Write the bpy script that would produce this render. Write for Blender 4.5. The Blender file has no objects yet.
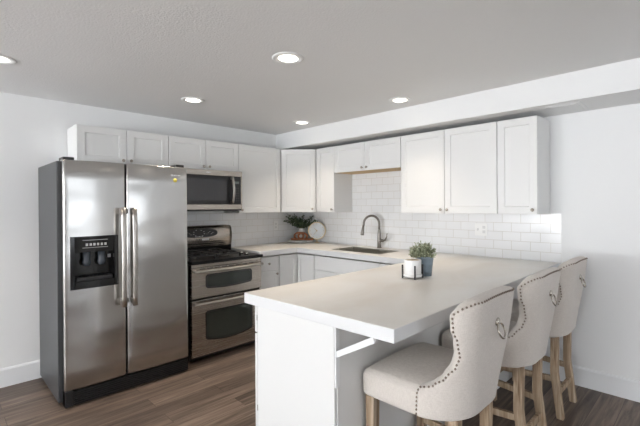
import bpy, bmesh, math, random
from mathutils import Vector, Matrix
random.seed(7)
S = bpy.context.scene
C = S.collection
PI = math.pi

# ------------------------------------------------------------------ camera, world, light, exposure
H = 2.358
def setup_camera():
    yaw, pitch, roll = 0.7628, -0.0041, -0.0061
    fw = Vector((-math.sin(yaw)*math.cos(pitch), math.cos(yaw)*math.cos(pitch), math.sin(pitch)))
    rt = Vector((math.cos(yaw), math.sin(yaw), 0)); up = rt.cross(fw)
    r2 = rt*math.cos(roll)+up*math.sin(roll); u2 = up*math.cos(roll)-rt*math.sin(roll)
    cam = bpy.data.cameras.new('camera'); o = bpy.data.objects.new('camera', cam); C.objects.link(o)
    m = Matrix((r2, u2, -fw)).transposed().to_4x4(); m.translation = Vector((4.1286, -3.5412, 1.4346))
    o.matrix_world = m
    cam.sensor_width = 36; cam.sensor_fit = 'HORIZONTAL'; cam.lens = 391.62/640*36
    cam.shift_x = -21.74/640; cam.shift_y = -5.78/640
    cam.clip_start = .02
    S.camera = o
setup_camera()
S.view_settings.view_transform = 'Standard'; S.view_settings.look = 'None'
S.view_settings.gamma = 1; S.view_settings.use_curve_mapping = False
S.view_settings.exposure = 0.40
W = bpy.data.worlds.new('world'); S.world = W; W.use_nodes = True
bg = W.node_tree.nodes['Background']; bg.inputs[0].default_value = (.78, .88, 1, 1); bg.inputs[1].default_value = 1.2

def area(name, loc, rot, sx, sy, power, col, spread=PI):
    l = bpy.data.lights.new(name, 'AREA'); l.shape = 'RECTANGLE'; l.size = sx; l.size_y = sy
    l.energy = power; l.color = col; l.spread = spread
    o = bpy.data.objects.new(name, l); C.objects.link(o); o.location = loc; o.rotation_euler = rot
    return o
# daylight entering through the patio door behind the camera and the window in the far right wall
area('daylight_patio', (2.6, -9.38, 1.2), (PI/2+.95, 0, 0), 5.0, 2.0, 470, (.965, .98, 1))
area('daylight_window', (8.38, -2.2, 1.3), (PI/2+.3, 0, PI/2), 3.3, 1.6, 26, (.95, .975, 1))

# ------------------------------------------------------------------ materials
def mat(name, col, rough=.5, metal=0, spec=.5, bump=None, coat=0):
    m = bpy.data.materials.new(name); m.use_nodes = True
    nt = m.node_tree; b = nt.nodes['Principled BSDF']
    b.inputs['Base Color'].default_value = (*col, 1); b.inputs['Roughness'].default_value = rough
    b.inputs['Metallic'].default_value = metal; b.inputs['Specular IOR Level'].default_value = spec
    b.inputs['Coat Weight'].default_value = coat
    if bump:
        sc, st, dist = bump
        tc = nt.nodes.new('ShaderNodeTexCoord'); n = nt.nodes.new('ShaderNodeTexNoise')
        n.inputs['Scale'].default_value = sc; n.inputs['Detail'].default_value = 4
        bp = nt.nodes.new('ShaderNodeBump'); bp.inputs['Strength'].default_value = st; bp.inputs['Distance'].default_value = dist
        nt.links.new(tc.outputs['Object'], n.inputs['Vector']); nt.links.new(n.outputs['Fac'], bp.inputs['Height'])
        nt.links.new(bp.outputs['Normal'], b.inputs['Normal'])
    return m
def nodes(m):
    nt = m.node_tree
    return nt, nt.nodes['Principled BSDF'], nt.nodes.new, nt.links.new
def ramp(N, stops):
    r = N('ShaderNodeValToRGB'); e = r.color_ramp.elements
    e[0].position = stops[0][0]; e[0].color = (*stops[0][1], 1)
    e[1].position = stops[-1][0]; e[1].color = (*stops[-1][1], 1)
    for p, c in stops[1:-1]:
        x = e.new(p); x.color = (*c, 1)
    return r
def mapped(nt, N, L, scale, rot=(0, 0, 0)):
    tc = N('ShaderNodeTexCoord'); mp = N('ShaderNodeMapping')
    mp.inputs['Scale'].default_value = scale; mp.inputs['Rotation'].default_value = rot
    L(tc.outputs['Object'], mp.inputs['Vector']); return mp

M = {}
M['wall'] = mat('wall_paint', (.83, .835, .835), .6, bump=(180, .08, .003))
M['ceil'] = mat('ceiling_paint', (.83, .83, .825), .8, bump=(90, .35, .006))
M['trim'] = mat('trim_paint', (.84, .85, .86), .4)
M['cab'] = mat('cabinet_paint', (.765, .765, .755), .38, bump=(60, .03, .002))
M['cabin'] = mat('cabinet_interior', (.62, .43, .22), .6)
M['knob'] = mat('knob_nickel', (.42, .38, .33), .3, 1)
M['nickel'] = mat('brushed_nickel', (.24, .22, .20), .34, 1)
M['nail'] = mat('antique_nailhead', (.26, .21, .17), .35, 1)
M['ring'] = mat('antique_ring', (.50, .46, .41), .25, 1)
M['chrome'] = mat('polished_steel', (.72, .71, .69), .2, 1)
M['brushed'] = mat('brushed_handle_steel', (.45, .425, .395), .32, 1)
M['black'] = mat('black_plastic', (.012, .012, .013), .35)
M['blackgloss'] = mat('black_gloss', (.008, .008, .009), .12)
M['iron'] = mat('cast_iron', (.015, .015, .016), .5, bump=(120, .2, .002))
M['glass_dark'] = mat('dark_glass', (.028, .036, .031), .08, 0, .8)
M['white'] = mat('white_ceramic', (.83, .83, .82), .3)
M['whiteplastic'] = mat('white_plastic', (.84, .84, .83), .3)
M['slot'] = mat('outlet_slot', (.68, .68, .68), .5)
M['gold'] = mat('brass', (.80, .66, .42), .35, 1)
M['silver_mark'] = mat('silver_mark', (.55, .55, .55), .4)
M['yellow'] = mat('yellow_sticker', (.75, .62, .10), .5)
M['cream'] = mat('sand_fill', (.55, .43, .30), .9)
M['bucket'] = mat('blue_grey_metal', (.22, .28, .33), .42, .3)
M['leaf'] = mat('sage_leaf', (.24, .28, .17), .6)
M['leaf_dark'] = mat('eucalyptus_leaf', (.035, .065, .030), .5)
M['stem'] = mat('stem', (.16, .14, .07), .7)
M['face'] = mat('clock_face', (.78, .82, .86), .5)
M['hole'] = mat('dark_gap', (.02, .02, .02), .7)

def stainless(name, col, rough, streak, wave=.25):
    m = mat(name, col, rough, 1); nt, b, N, L = nodes(m)
    mp = mapped(nt, N, L, streak)
    n = N('ShaderNodeTexNoise'); n.inputs['Scale'].default_value = 1; n.inputs['Detail'].default_value = 3
    L(mp.outputs[0], n.inputs['Vector'])
    r = ramp(N, [(.3, (rough*.92,)*3), (.7, (rough*1.1,)*3)]); L(n.outputs['Fac'], r.inputs[0]); L(r.outputs[0], b.inputs['Roughness'])
    bp = N('ShaderNodeBump'); bp.inputs['Strength'].default_value = .012; bp.inputs['Distance'].default_value = .001
    L(n.outputs['Fac'], bp.inputs['Height'])
    mq = mapped(nt, N, L, (1, 1.6, 2.6)); n2 = N('ShaderNodeTexNoise'); n2.inputs['Scale'].default_value = 1.4; n2.inputs['Detail'].default_value = 1
    L(mq.outputs[0], n2.inputs['Vector'])
    b2 = N('ShaderNodeBump'); b2.inputs['Strength'].default_value = wave; b2.inputs['Distance'].default_value = .05
    L(n2.outputs['Fac'], b2.inputs['Height']); L(bp.outputs[0], b2.inputs['Normal']); L(b2.outputs[0], b.inputs['Normal'])
    return m
M['steel'] = stainless('stainless_steel', (.52, .51, .495), .22, (4, 300, .6))
M['steel_warm_reflect'] = stainless('stainless_warm_reflect', (.43, .39, .35), .26, (4, 2, 420))  # range and microwave steel: warm room reflections painted into the base colour
M['steel_sink'] = mat('sink_steel', (.50, .48, .43), .4, 1)
M['fridge_side'] = mat('fridge_side_grey', (.06, .062, .067), .38, .2, bump=(500, .15, .001))

def tile_mat(name, ax, off):
    m = mat(name, (.8, .8, .8), .18, 0, .5); nt, b, N, L = nodes(m)
    tc = N('ShaderNodeTexCoord'); sp = N('ShaderNodeSeparateXYZ'); cb = N('ShaderNodeCombineXYZ')
    L(tc.outputs['Object'], sp.inputs[0]); L(sp.outputs[ax], cb.inputs[0]); L(sp.outputs['Z'], cb.inputs[1])
    mp = N('ShaderNodeMapping'); mp.inputs['Location'].default_value = (off, -.9555+.0795*12, 0); L(cb.outputs[0], mp.inputs[0])
    br = N('ShaderNodeTexBrick'); br.offset = .5; br.inputs['Scale'].default_value = 1
    br.inputs['Brick Width'].default_value = .159; br.inputs['Row Height'].default_value = .0795
    br.inputs['Mortar Size'].default_value = .0022; br.inputs['Mortar Smooth'].default_value = .2
    br.inputs['Color1'].default_value = (.83, .835, .84, 1); br.inputs['Color2'].default_value = (.80, .805, .81, 1)
    br.inputs['Mortar'].default_value = (.62, .60, .56, 1)
    L(mp.outputs[0], br.inputs['Vector']); L(br.outputs['Color'], b.inputs['Base Color'])
    r = ramp(N, [(0, (.17,)*3), (1, (.7,)*3)]); L(br.outputs['Fac'], r.inputs[0]); L(r.outputs[0], b.inputs['Roughness'])
    bp = N('ShaderNodeBump'); bp.inputs['Strength'].default_value = .4; bp.inputs['Distance'].default_value = .002; bp.invert = True
    L(br.outputs['Fac'], bp.inputs['Height']); L(bp.outputs[0], b.inputs['Normal'])
    return m
M['tileB'] = tile_mat('subway_tile_sink', 'X', .04)
M['tileA'] = tile_mat('subway_tile_range', 'Y', .03)

def counter_mat():
    m = mat('concrete_overlay', (.6, .56, .5), .36, 0, .45); nt, b, N, L = nodes(m)
    mp = mapped(nt, N, L, (1.2, .7, 1.2))
    n = N('ShaderNodeTexNoise'); n.inputs['Scale'].default_value = 2.5; n.inputs['Detail'].default_value = 7; n.inputs['Distortion'].default_value = .6
    L(mp.outputs[0], n.inputs['Vector'])
    r = ramp(N, [(.3, (.72, .68, .62)), (.5, (.775, .75, .705)), (.72, (.82, .81, .785))]); L(n.outputs['Fac'], r.inputs[0])
    L(r.outputs[0], b.inputs['Base Color'])
    n2 = N('ShaderNodeTexNoise'); n2.inputs['Scale'].default_value = 25; n2.inputs['Detail'].default_value = 5; L(mp.outputs[0], n2.inputs['Vector'])
    bp = N('ShaderNodeBump'); bp.inputs['Strength'].default_value = .12; bp.inputs['Distance'].default_value = .003
    L(n2.outputs['Fac'], bp.inputs['Height']); L(bp.outputs[0], b.inputs['Normal'])
    return m
M['counter'] = counter_mat()
M['counter_edge'] = mat('concrete_edge', (.72, .725, .73), .45, bump=(40, .15, .003))

def floor_mat():
    m = mat('vinyl_plank', (.2, .15, .1), .42, 0, .4); nt, b, N, L = nodes(m)
    mp = mapped(nt, N, L, (1, 1, 1), (0, 0, PI/2))
    br = N('ShaderNodeTexBrick'); br.offset = .37; br.offset_frequency = 2; br.inputs['Scale'].default_value = 1
    br.inputs['Brick Width'].default_value = 1.22; br.inputs['Row Height'].default_value = .152
    br.inputs['Mortar Size'].default_value = .0012; br.inputs['Bias'].default_value = 0
    br.inputs['Color1'].default_value = (0, 0, 0, 1); br.inputs['Color2'].default_value = (1, 1, 1, 1); br.inputs['Mortar'].default_value = (0, 0, 0, 1)
    L(mp.outputs[0], br.inputs['Vector'])
    mp2 = mapped(nt, N, L, (22, 1.3, 1))
    add = N('ShaderNodeVectorMath'); add.operation = 'MULTIPLY_ADD'
    L(br.outputs['Color'], add.inputs[0]); add.inputs[1].default_value = (7, 3, 0); L(mp2.outputs[0], add.inputs[2])
    n = N('ShaderNodeTexNoise'); n.inputs['Scale'].default_value = 1.3; n.inputs['Detail'].default_value = 8; n.inputs['Roughness'].default_value = .65; n.inputs['Distortion'].default_value = .8
    L(add.outputs[0], n.inputs['Vector'])
    r = ramp(N, [(.26, (.045, .032, .025)), (.44, (.115, .083, .064)), (.58, (.205, .152, .117)), (.78, (.33, .255, .20))])
    mx = N('ShaderNodeMix'); mx.data_type = 'FLOAT'; mx.inputs[0].default_value = .17
    L(n.outputs['Fac'], mx.inputs[2]); L(br.outputs['Color'], mx.inputs[3]); L(mx.outputs[0], r.inputs[0])
    mm = N('ShaderNodeMix'); mm.data_type = 'RGBA'; L(br.outputs['Fac'], mm.inputs[0]); L(r.outputs[0], mm.inputs[6]); mm.inputs[7].default_value = (.03, .022, .018, 1)
    L(mm.outputs[2], b.inputs['Base Color'])
    bp = N('ShaderNodeBump'); bp.inputs['Strength'].default_value = .25; bp.inputs['Distance'].default_value = .002
    L(n.outputs['Fac'], bp.inputs['Height']); L(bp.outputs[0], b.inputs['Normal'])
    return m
M['floor'] = floor_mat()

def fabric_mat(name, c1, c2):
    m = mat(name, c1, .9, 0, .2); nt, b, N, L = nodes(m)
    b.inputs['Sheen Weight'].default_value = .25; b.inputs['Sheen Roughness'].default_value = .5
    mp = mapped(nt, N, L, (60, 60, 420)); n = N('ShaderNodeTexNoise'); n.inputs['Scale'].default_value = 1; n.inputs['Detail'].default_value = 3; L(mp.outputs[0], n.inputs['Vector'])
    mp2 = mapped(nt, N, L, (420, 420, 60)); n2 = N('ShaderNodeTexNoise'); n2.inputs['Scale'].default_value = 1; L(mp2.outputs[0], n2.inputs['Vector'])
    ad = N('ShaderNodeMath'); ad.operation = 'ADD'; L(n.outputs['Fac'], ad.inputs[0]); L(n2.outputs['Fac'], ad.inputs[1])
    hf = N('ShaderNodeMath'); hf.operation = 'MULTIPLY'; hf.inputs[1].default_value = .5; L(ad.outputs[0], hf.inputs[0])
    r = ramp(N, [(.35, c2), (.65, c1)]); L(hf.outputs[0], r.inputs[0]); L(r.outputs[0], b.inputs['Base Color'])
    bp = N('ShaderNodeBump'); bp.inputs['Strength'].default_value = .3; bp.inputs['Distance'].default_value = .0015
    L(hf.outputs[0], bp.inputs['Height']); L(bp.outputs[0], b.inputs['Normal'])
    return m
M['linen'] = fabric_mat('beige_linen', (.68, .63, .58), (.57, .522, .475))

def wood_mat(name, stops, scale, rough=.6):
    m = mat(name, stops[0][1], rough, 0, .3); nt, b, N, L = nodes(m)
    mp = mapped(nt, N, L, scale); n = N('ShaderNodeTexNoise'); n.inputs['Scale'].default_value = 1; n.inputs['Detail'].default_value = 7; n.inputs['Distortion'].default_value = .7
    L(mp.outputs[0], n.inputs['Vector']); r = ramp(N, stops); L(n.outputs['Fac'], r.inputs[0]); L(r.outputs[0], b.inputs['Base Color'])
    bp = N('ShaderNodeBump'); bp.inputs['Strength'].default_value = .3; bp.inputs['Distance'].default_value = .002
    L(n.outputs['Fac'], bp.inputs['Height']); L(bp.outputs[0], b.inputs['Normal'])
    return m
M['oak'] = wood_mat('weathered_oak', [(.3, (.21, .135, .08)), (.5, (.37, .27, .18)), (.7, (.54, .44, .33))], (45, 45, 3.5))
M['redwood'] = wood_mat('carved_brown_wood', [(.3, (.20, .07, .03)), (.7, (.38, .15, .065))], (20, 20, 20), .45)
M['marble'] = wood_mat('marble_white', [(.35, (.55, .55, .54)), (.5, (.80, .80, .79)), (.8, (.84, .84, .83))], (8, 8, 8), .25)
def emit(name, col, s):
    m = mat(name, col, .5); b = m.node_tree.nodes['Principled BSDF']
    b.inputs['Emission Color'].default_value = (*col, 1); b.inputs['Emission Strength'].default_value = s; return m
M['lens'] = emit('lamp_lens', (1, .93, .82), 4)
gl = bpy.data.materials.new('window_glass'); gl.use_nodes = True
_b = gl.node_tree.nodes['Principled BSDF']; _b.inputs['Transmission Weight'].default_value = 1; _b.inputs['Roughness'].default_value = 0; _b.inputs['IOR'].default_value = 1.05
M['glass'] = gl

# ------------------------------------------------------------------ mesh helpers
class MB:
    def __init__(s): s.bm = bmesh.new()
    def face(s, vs, mi=0, smooth=False):
        try:
            f = s.bm.faces.new(vs); f.material_index = mi; f.smooth = smooth; return f
        except ValueError: return None
    def box(s, x0, x1, y0, y1, z0, z1, bev=0, mi=0, seg=2):
        t = bmesh.new(); bmesh.ops.create_cube(t, size=1)
        for v in t.verts:
            v.co = Vector(((x0+x1)/2+v.co.x*(x1-x0), (y0+y1)/2+v.co.y*(y1-y0), (z0+z1)/2+v.co.z*(z1-z0)))
        if bev: bmesh.ops.bevel(t, geom=t.edges[:], offset=bev, segments=seg, affect='EDGES', profile=.6)
        return s.merge(t, mi)
    def merge(s, t, mi=0, mtx=None, smooth=False):
        vm = {v: s.bm.verts.new(mtx @ v.co if mtx else v.co) for v in t.verts}
        for f in t.faces: s.face([vm[v] for v in f.verts], mi, smooth or f.smooth)
        t.free(); return s
    def rbox(s, size, r, cen=(0, 0, 0), cuts=9, fn=None, mi=0):
        hx, hy, hz = [a/2 for a in size]
        def lines(h):
            q = [-h, -h+r*.15, -h+r*.4, -h+r*.7, -h+r]
            n = cuts; mid = [-h+r+(2*h-2*r)*i/n for i in range(1, n)] if 2*h > 2*r+1e-6 else []
            return q+mid+[-a for a in reversed(q)]
        X, Y, Z = lines(hx), lines(hy), lines(hz); vd = {}
        def V(x, y, z):
            k = (round(x, 6), round(y, 6), round(z, 6))
            if k not in vd:
                p = Vector((x, y, z)); c = Vector((max(-hx+r, min(hx-r, x)), max(-hy+r, min(hy-r, y)), max(-hz+r, min(hz-r, z))))
                d = p-c
                if d.length > 1e-9: p = c+d.normalized()*r
                if fn: p = fn(p)
                vd[k] = s.bm.verts.new(p+Vector(cen))
            return vd[k]
        def sheet(A, B, mk):
            for i in range(len(A)-1):
                for j in range(len(B)-1):
                    s.face([V(*mk(A[i], B[j])), V(*mk(A[i+1], B[j])), V(*mk(A[i+1], B[j+1])), V(*mk(A[i], B[j+1]))], mi, True)
        for sg in (-1, 1):
            sheet(X, Y, lambda a, b: (a, b, sg*hz)); sheet(X, Z, lambda a, b: (a, sg*hy, b)); sheet(Y, Z, lambda a, b: (sg*hx, a, b))
        return s
    def prism(s, pts, z0, z1, mi=0):
        a = [s.bm.verts.new((x, y, z0)) for x, y in pts]; b = [s.bm.verts.new((x, y, z1)) for x, y in pts]; n = len(pts)
        s.face(a[::-1], mi); s.face(b, mi)
        for i in range(n): s.face([a[i], a[(i+1) % n], b[(i+1) % n], b[i]], mi)
        return s
    def hexa(s, low, high, mi=0):
        """box from four lower and four upper corner points"""
        a = [s.bm.verts.new(p) for p in low]; b = [s.bm.verts.new(p) for p in high]
        s.face(a[::-1], mi); s.face(b, mi)
        for i in range(4): s.face([a[i], a[(i+1) % 4], b[(i+1) % 4], b[i]], mi)
        return s
    def lathe(s, prof, cen=(0, 0, 0), axis=(0, 0, 1), seg=24, mi=0, smooth=True, rot=0):
        ax = Vector(axis).normalized(); q = Vector((0, 0, 1)).rotation_difference(ax); c = Vector(cen); rings = []
        for r, z in prof:
            if r < 1e-6: rings.append([s.bm.verts.new(c+q @ Vector((0, 0, z)))])
            else: rings.append([s.bm.verts.new(c+q @ Vector((r*math.cos(2*PI*i/seg+rot), r*math.sin(2*PI*i/seg+rot), z))) for i in range(seg)])
        for A, B in zip(rings, rings[1:]):
            for i in range(seg):
                j = (i+1) % seg
                if len(A) == 1 and len(B) == 1: continue
                if len(A) == 1: s.face([A[0], B[i], B[j]], mi, smooth)
                elif len(B) == 1: s.face([A[i], A[j], B[0]], mi, smooth)
                else: s.face([A[i], A[j], B[j], B[i]], mi, smooth)
        return s
    def tube(s, pts, rad, seg=10, closed=False, mi=0, flat=None):
        pts = [Vector(p) for p in pts]; n = len(pts); rads = rad if isinstance(rad, (list, tuple)) else [rad]*n
        rings = []; prev = None
        for i in range(n):
            if closed: t = pts[(i+1) % n]-pts[i-1]
            else: t = pts[min(i+1, n-1)]-pts[max(i-1, 0)]
            t.normalize()
            if prev is None:
                a = Vector((0, 0, 1)) if abs(t.z) < .9 else Vector((1, 0, 0)); u = t.cross(a).normalized()
            else:
                u = (prev-t*prev.dot(t)).normalized()
            prev = u; v = t.cross(u)
            fu, fv = flat or (1, 1)
            rings.append([s.bm.verts.new(pts[i]+(u*math.cos(2*PI*k/seg)*fu+v*math.sin(2*PI*k/seg)*fv)*rads[i]) for k in range(seg)])
        rng = range(n) if closed else range(n-1)
        for i in rng:
            A, B = rings[i], rings[(i+1) % n]
            for k in range(seg): s.face([A[k], A[(k+1) % seg], B[(k+1) % seg], B[k]], mi, True)
        if not closed: s.face(rings[0][::-1], mi); s.face(rings[-1], mi)
        return s
    def build(s, name, material, parent=None, weld=False):
        if weld: bmesh.ops.remove_doubles(s.bm, verts=s.bm.verts[:], dist=1e-5)
        bmesh.ops.recalc_face_normals(s.bm, faces=s.bm.faces[:])
        me = bpy.data.meshes.new(name); s.bm.to_mesh(me); s.bm.free()
        for m in (material if isinstance(material, (list, tuple)) else [material]): me.materials.append(m)
        o = bpy.data.objects.new(name, me); C.objects.link(o)
        if parent is not None:
            o.parent = parent
            o.matrix_parent_inverse = (Matrix.Translation(-WORLD[parent.name]) if parent.name in WORLD else Matrix.Identity(4))
        return o
WORLD = {}
def tag(o, label=None, cat=None, group=None, kind=None):
    if label: o['label'] = label
    if cat: o['category'] = cat
    if group: o['group'] = group
    if kind: o['kind'] = kind
    return o
def thing(name, loc, label, cat, group=None, world=True):
    """an Empty at the thing's base; with world=True its parts are modelled in world coordinates"""
    o = bpy.data.objects.new(name, None); C.objects.link(o); o.location = loc; o.empty_display_size = .1
    tag(o, label, cat, group)
    if world: WORLD[o.name] = Vector(loc)
    return o
def struct(name, mb, m, **k):
    o = mb.build(name, m, **k); o['kind'] = 'structure'; return o

# ------------------------------------------------------------------ the room
RX, RY = 8.5, -9.5
struct('floor', MB().box(-.1, RX+.1, RY-.1, .1, -.08, 0), M['floor'])
struct('ceiling', MB().box(-.1, RX+.1, RY-.1, .1, H, H+.1), M['ceil'])
struct('wall_left', MB().box(-.12, 0, RY-.1, .1, 0, H), M['wall'])
struct('wall_back', MB().box(0, 3.219, 0, .12, 0, H).box(3.219, RX+.1, -.008, .12, 0, H), M['wall'])
# behind the camera: wall with a patio door opening, and side wall with a window opening
struct('wall_front', MB().box(5.2, RX, RY-.12, RY, 0, H).box(0, 5.2, RY-.12, RY, 2.25, H), M['wall'])
struct('wall_right', MB().box(RX, RX+.12, RY, 0, 0, .45).box(RX, RX+.12, RY, 0, 2.1, H).box(RX, RX+.12, RY, -3.95, .45, 2.1).box(RX, RX+.12, -.55, 0, .45, 2.1), M['wall'])
m = MB()
for a in (0, 1.70, 3.43, 5.13): m.box(a, a+.07, RY-.1, RY-.04, 0, 2.25)
d = struct('door_1', m.box(0, 5.2, RY-.1, RY-.04, 0, .08).box(0, 5.2, RY-.1, RY-.04, 2.18, 2.25), M['trim'])
MB().box(.07, 5.13, RY-.073, RY-.067, .08, 2.18).build('door_glass', M['glass'], d)
m = MB()
for a in (-3.95, -2.28, -.61): m.box(RX+.03, RX+.09, a, a+.06, .45, 2.1)
w = struct('window_1', m.box(RX+.03, RX+.09, -3.95, -.55, .45, .51).box(RX+.03, RX+.09, -3.95, -.55, 2.04, 2.1), M['trim'])
MB().box(RX+.057, RX+.063, -3.89, -.61, .51, 2.04).build('window_pane', M['glass'], w)
# dropped soffit over the sink wall, with a flush access panel
sx0, sd, sz = 0, .446, 2.161
struct('trim_1', MB().box(0, RX, -sd, 0, sz, H), M['wall'])
struct('trim_2', MB().box(3.205, 3.435, -.375, -.075, sz-.004, sz, .0015).box(3.232, 3.408, -.348, -.102, sz-.007, sz-.0038, .001), M['wall'])
# tiled backsplashes
struct('trim_3', MB().box(.008, 3.219, -.008, 0, .90, 1.36).box(.93, 1.87, -.008, 0, 1.36, 1.80), M['tileB'])
struct('trim_4', MB().box(0, .008, -2.0, 0, .90, 1.36), M['tileA'])
def baseboard(name, pts):
    m = MB()
    (x0, y0), (x1, y1), (nx, ny) = pts
    t = .014
    def P(a, n, z): return (x0+(x1-x0)*a+nx*n, y0+(y1-y0)*a+ny*n, z)
    prof = [(0, 0), (t, 0), (t, .135), (t*.55, .147), (0, .150)]
    A = [m.bm.verts.new(P(0, n, z)) for n, z in prof]; B = [m.bm.verts.new(P(1, n, z)) for n, z in prof]
    for i in range(5): m.face([A[i], A[(i+1) % 5], B[(i+1) % 5], B[i]])
    m.face(A); m.face(B[::-1])
    struct(name, m, M['trim'])
baseboard('baseboard_left', ((0, RY), (0, -2.0), (1, 0)))
baseboard('baseboard_back', ((2.92, -.008), (RX, -.008), (0, -1)))

# ------------------------------------------------------------------ recessed lights
def downlight(x, y, label):
    t = thing('recessed_light', (x, y, H), label, 'ceiling light', 'recessed ceiling lights')
    MB().lathe([(.062, .0), (.062, -.004), (.088, -.007), (.098, -.004), (.098, 0)], (x, y, H), seg=40).build('trim_ring', M['whiteplastic'], t)
    MB().lathe([(0, -.003), (.063, -.003), (.063, -.0005), (0, -.0005)], (x, y, H), seg=32).build('lens', M['lens'], t)
    l = bpy.data.lights.new('recessed_lamp', 'AREA'); l.shape = 'DISK'; l.size = .12; l.energy = LAMP; l.color = (1, .86, .70); l.spread = 1.5
    o = bpy.data.objects.new('recessed_lamp', l); C.objects.link(o); o.location = (0, 0, -.012); o.parent = t
LAMP = 1.9
downlight(2.199, -1.999, 'round recessed ceiling light above the middle of the room, largest seen whole')
downlight(.852, -1.971, 'recessed ceiling light in front of the microwave')
downlight(.814, -.703, 'small recessed ceiling light near the corner cabinets')
downlight(2.126, -.698, 'recessed ceiling light in front of the sink-wall soffit')
downlight(.92, -3.26, 'recessed ceiling light cut by the left edge of the picture')

# ------------------------------------------------------------------ cabinets
def frameF(o, u, n):
    o, u, n = Vector(o), Vector(u).normalized(), Vector(n).normalized()
    return lambda a, d, z: o+u*a+n*d+Vector((0, 0, z))
def knob(F, a, z, d, parent):
    p0 = F(a, d, z); n = (F(a, d+1, z)-p0)
    MB().lathe([(0, 0), (.006, 0), (.005, .010), (.009, .014), (.0135, .019), (.0135, .023), (.009, .027), (0, .028)], p0, n, 16).build('knob', M['knob'], parent)
def shaker(F, a0, a1, z0, z1, d0, parent, name='door', kn=None, fw=.058, flat=False, th=.02):
    m = MB(); e = .002; r = .0065
    def ring(i, d): return [m.bm.verts.new(F(*p)) for p in ((a0+i, d, z0+i), (a1-i, d, z0+i), (a1-i, d, z1-i), (a0+i, d, z1-i))]
    R = [ring(0, d0), ring(0, d0+th-e), ring(e, d0+th)]
    if not flat: R += [ring(fw, d0+th), ring(fw+.003, d0+th-r)]
    m.face(R[0][::-1])
    for A, B in zip(R, R[1:]):
        for i in range(4): m.face([A[i], A[(i+1) % 4], B[(i+1) % 4], B[i]])
    m.face(R[-1])
    o = m.build(name, M['cab'], parent)
    WORLD[o.name] = WORLD[parent.name]*0
    if kn: knob(F, kn[0], kn[1], d0+th, o)
    return o
ZT, ZB, ZM = 2.1205, 1.358, 1.812
G = .0018
FA = frameF((0, 0, 0), (0, 1, 0), (1, 0, 0))     # fridge wall: a = y
FB = frameF((0, 0, 0), (1, 0, 0), (0, -1, 0))    # sink wall: a = x
UD = .303
def upper(F, a0, a1, z0, doors, name, label, wood_bottom=False):
    mid = F((a0+a1)/2, UD/2, z0)
    t = thing(name, mid, label, 'cabinet', 'white wall cabinets')
    c0, c1 = F(a0+.0005, .009, z0), F(a1-.0005, UD, ZT)
    b = MB().box(min(c0.x, c1.x), max(c0.x, c1.x), min(c0.y, c1.y), max(c0.y, c1.y), z0+(.006 if wood_bottom else 0), ZT).build('body', M['cab'], t)
    if wood_bottom:
        MB().box(min(c0.x, c1.x)+.002, max(c0.x, c1.x)-.002, min(c0.y, c1.y), max(c0.y, c1.y), z0, z0+.006).build('bottom_panel', M['cabin'], t)
        tag(t.children[-1], 'bare tan wood underside')
    for (d0, d1, side) in doors:
        k = None if side is None else ((d0+.032 if side == 'l' else d1-.032), z0+.034)
        shaker(F, d0+G, d1-G, z0+.001, ZT-.001, UD+.0005, t, kn=k)
    return t
upper(FA, -2.716, -1.9655, ZM, [(-2.716, -2.335, 'r'), (-2.335, -1.9655, 'l')], 'wall_cabinet', 'white two-door wall cabinet above the refrigerator')
upper(FA, -1.9635, -1.203, ZM, [(-1.9635, -1.583, 'r'), (-1.583, -1.203, 'l')], 'wall_cabinet', 'white two-door wall cabinet above the microwave')
upper(FA, -1.201, -.612, ZB, [(-1.201, -.630, 'l')], 'wall_cabinet', 'tall single-door wall cabinet between microwave and diagonal corner cabinet')
# diagonal corner cabinet
t = thing('corner_cabinet', (.25, -.25, ZB), 'white diagonal corner wall cabinet above the green plant', 'cabinet', 'white wall cabinets')
MB().prism([(.009, -.009), (.009, -.6095), (.303, -.6095), (.6095, -.303), (.6095, -.009)], ZB, ZT).build('body', M['cab'], t)
FD = frameF((.303, -.6095, 0), (1, 1, 0), (1, -1, 0))
dl = .3065*math.sqrt(2)
shaker(FD, .012, dl-.012, ZB+.001, ZT-.001, .0005, t, kn=(dl-.05, ZB+.04))
upper(FB, .6115, .9325, ZB, [(.638, .9325, 'r')], 'wall_cabinet', 'narrow wall cabinet left of the sink, above the round clock')
upper(FB, .9345, 1.8635, ZM, [(.9345, 1.399, 'r'), (1.399, 1.8635, 'l')], 'wall_cabinet', 'short two-door wall cabinet over the sink', True)
upper(FB, 1.8655, 2.8235, ZB, [(1.8655, 2.3445, 'r'), (2.3445, 2.8235, 'l')], 'wall_cabinet', 'tall two-door wall cabinet right of the sink')
upper(FB, 2.8255, 3.136, ZB, [(2.8255, 3.136, 'r')], 'wall_cabinet', 'narrow end wall cabinet with bare side, beside the blank wall')

# base cabinets
BD, BT = .60, .895
def base(F, a0, a1, fronts, name, label, group='white base cabinets', top=BT):
    t = thing(name, F((a0+a1)/2, BD/2, 0), label, 'cabinet', group)
    def bx(m, a, b, d0, d1, z0, z1):
        p, q = F(a, d0, z0), F(b, d1, z1)
        m.box(min(p.x, q.x), max(p.x, q.x), min(p.y, q.y), max(p.y, q.y), z0, z1); return m
    bx(bx(MB(), a0+.0005, a1-.0005, .009, BD-.06, .10, top), a0+.0005, a1-.0005, BD-.06, BD, .10, .86).build('body', M['cab'], t)
    bx(MB(), a0+.0005, a1-.0005, .02, BD-.07, 0, .10).build('toe_kick', M['cab'], t)
    for nm, f0, f1, z0, z1, kn, flat in fronts:
        shaker(F, f0+G, f1-G, z0, z1, BD+.0005, t, nm, kn, .05, flat)
    return t
base(FA, -1.164, -.886, [('drawer', -1.164, -.886, .735, .883, (-1.025, .81), True), ('door', -1.164, -.886, .115, .725, (-.92, .690), False)],
     'base_cabinet', 'narrow white base cabinet with one drawer, beside the oven range')
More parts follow.
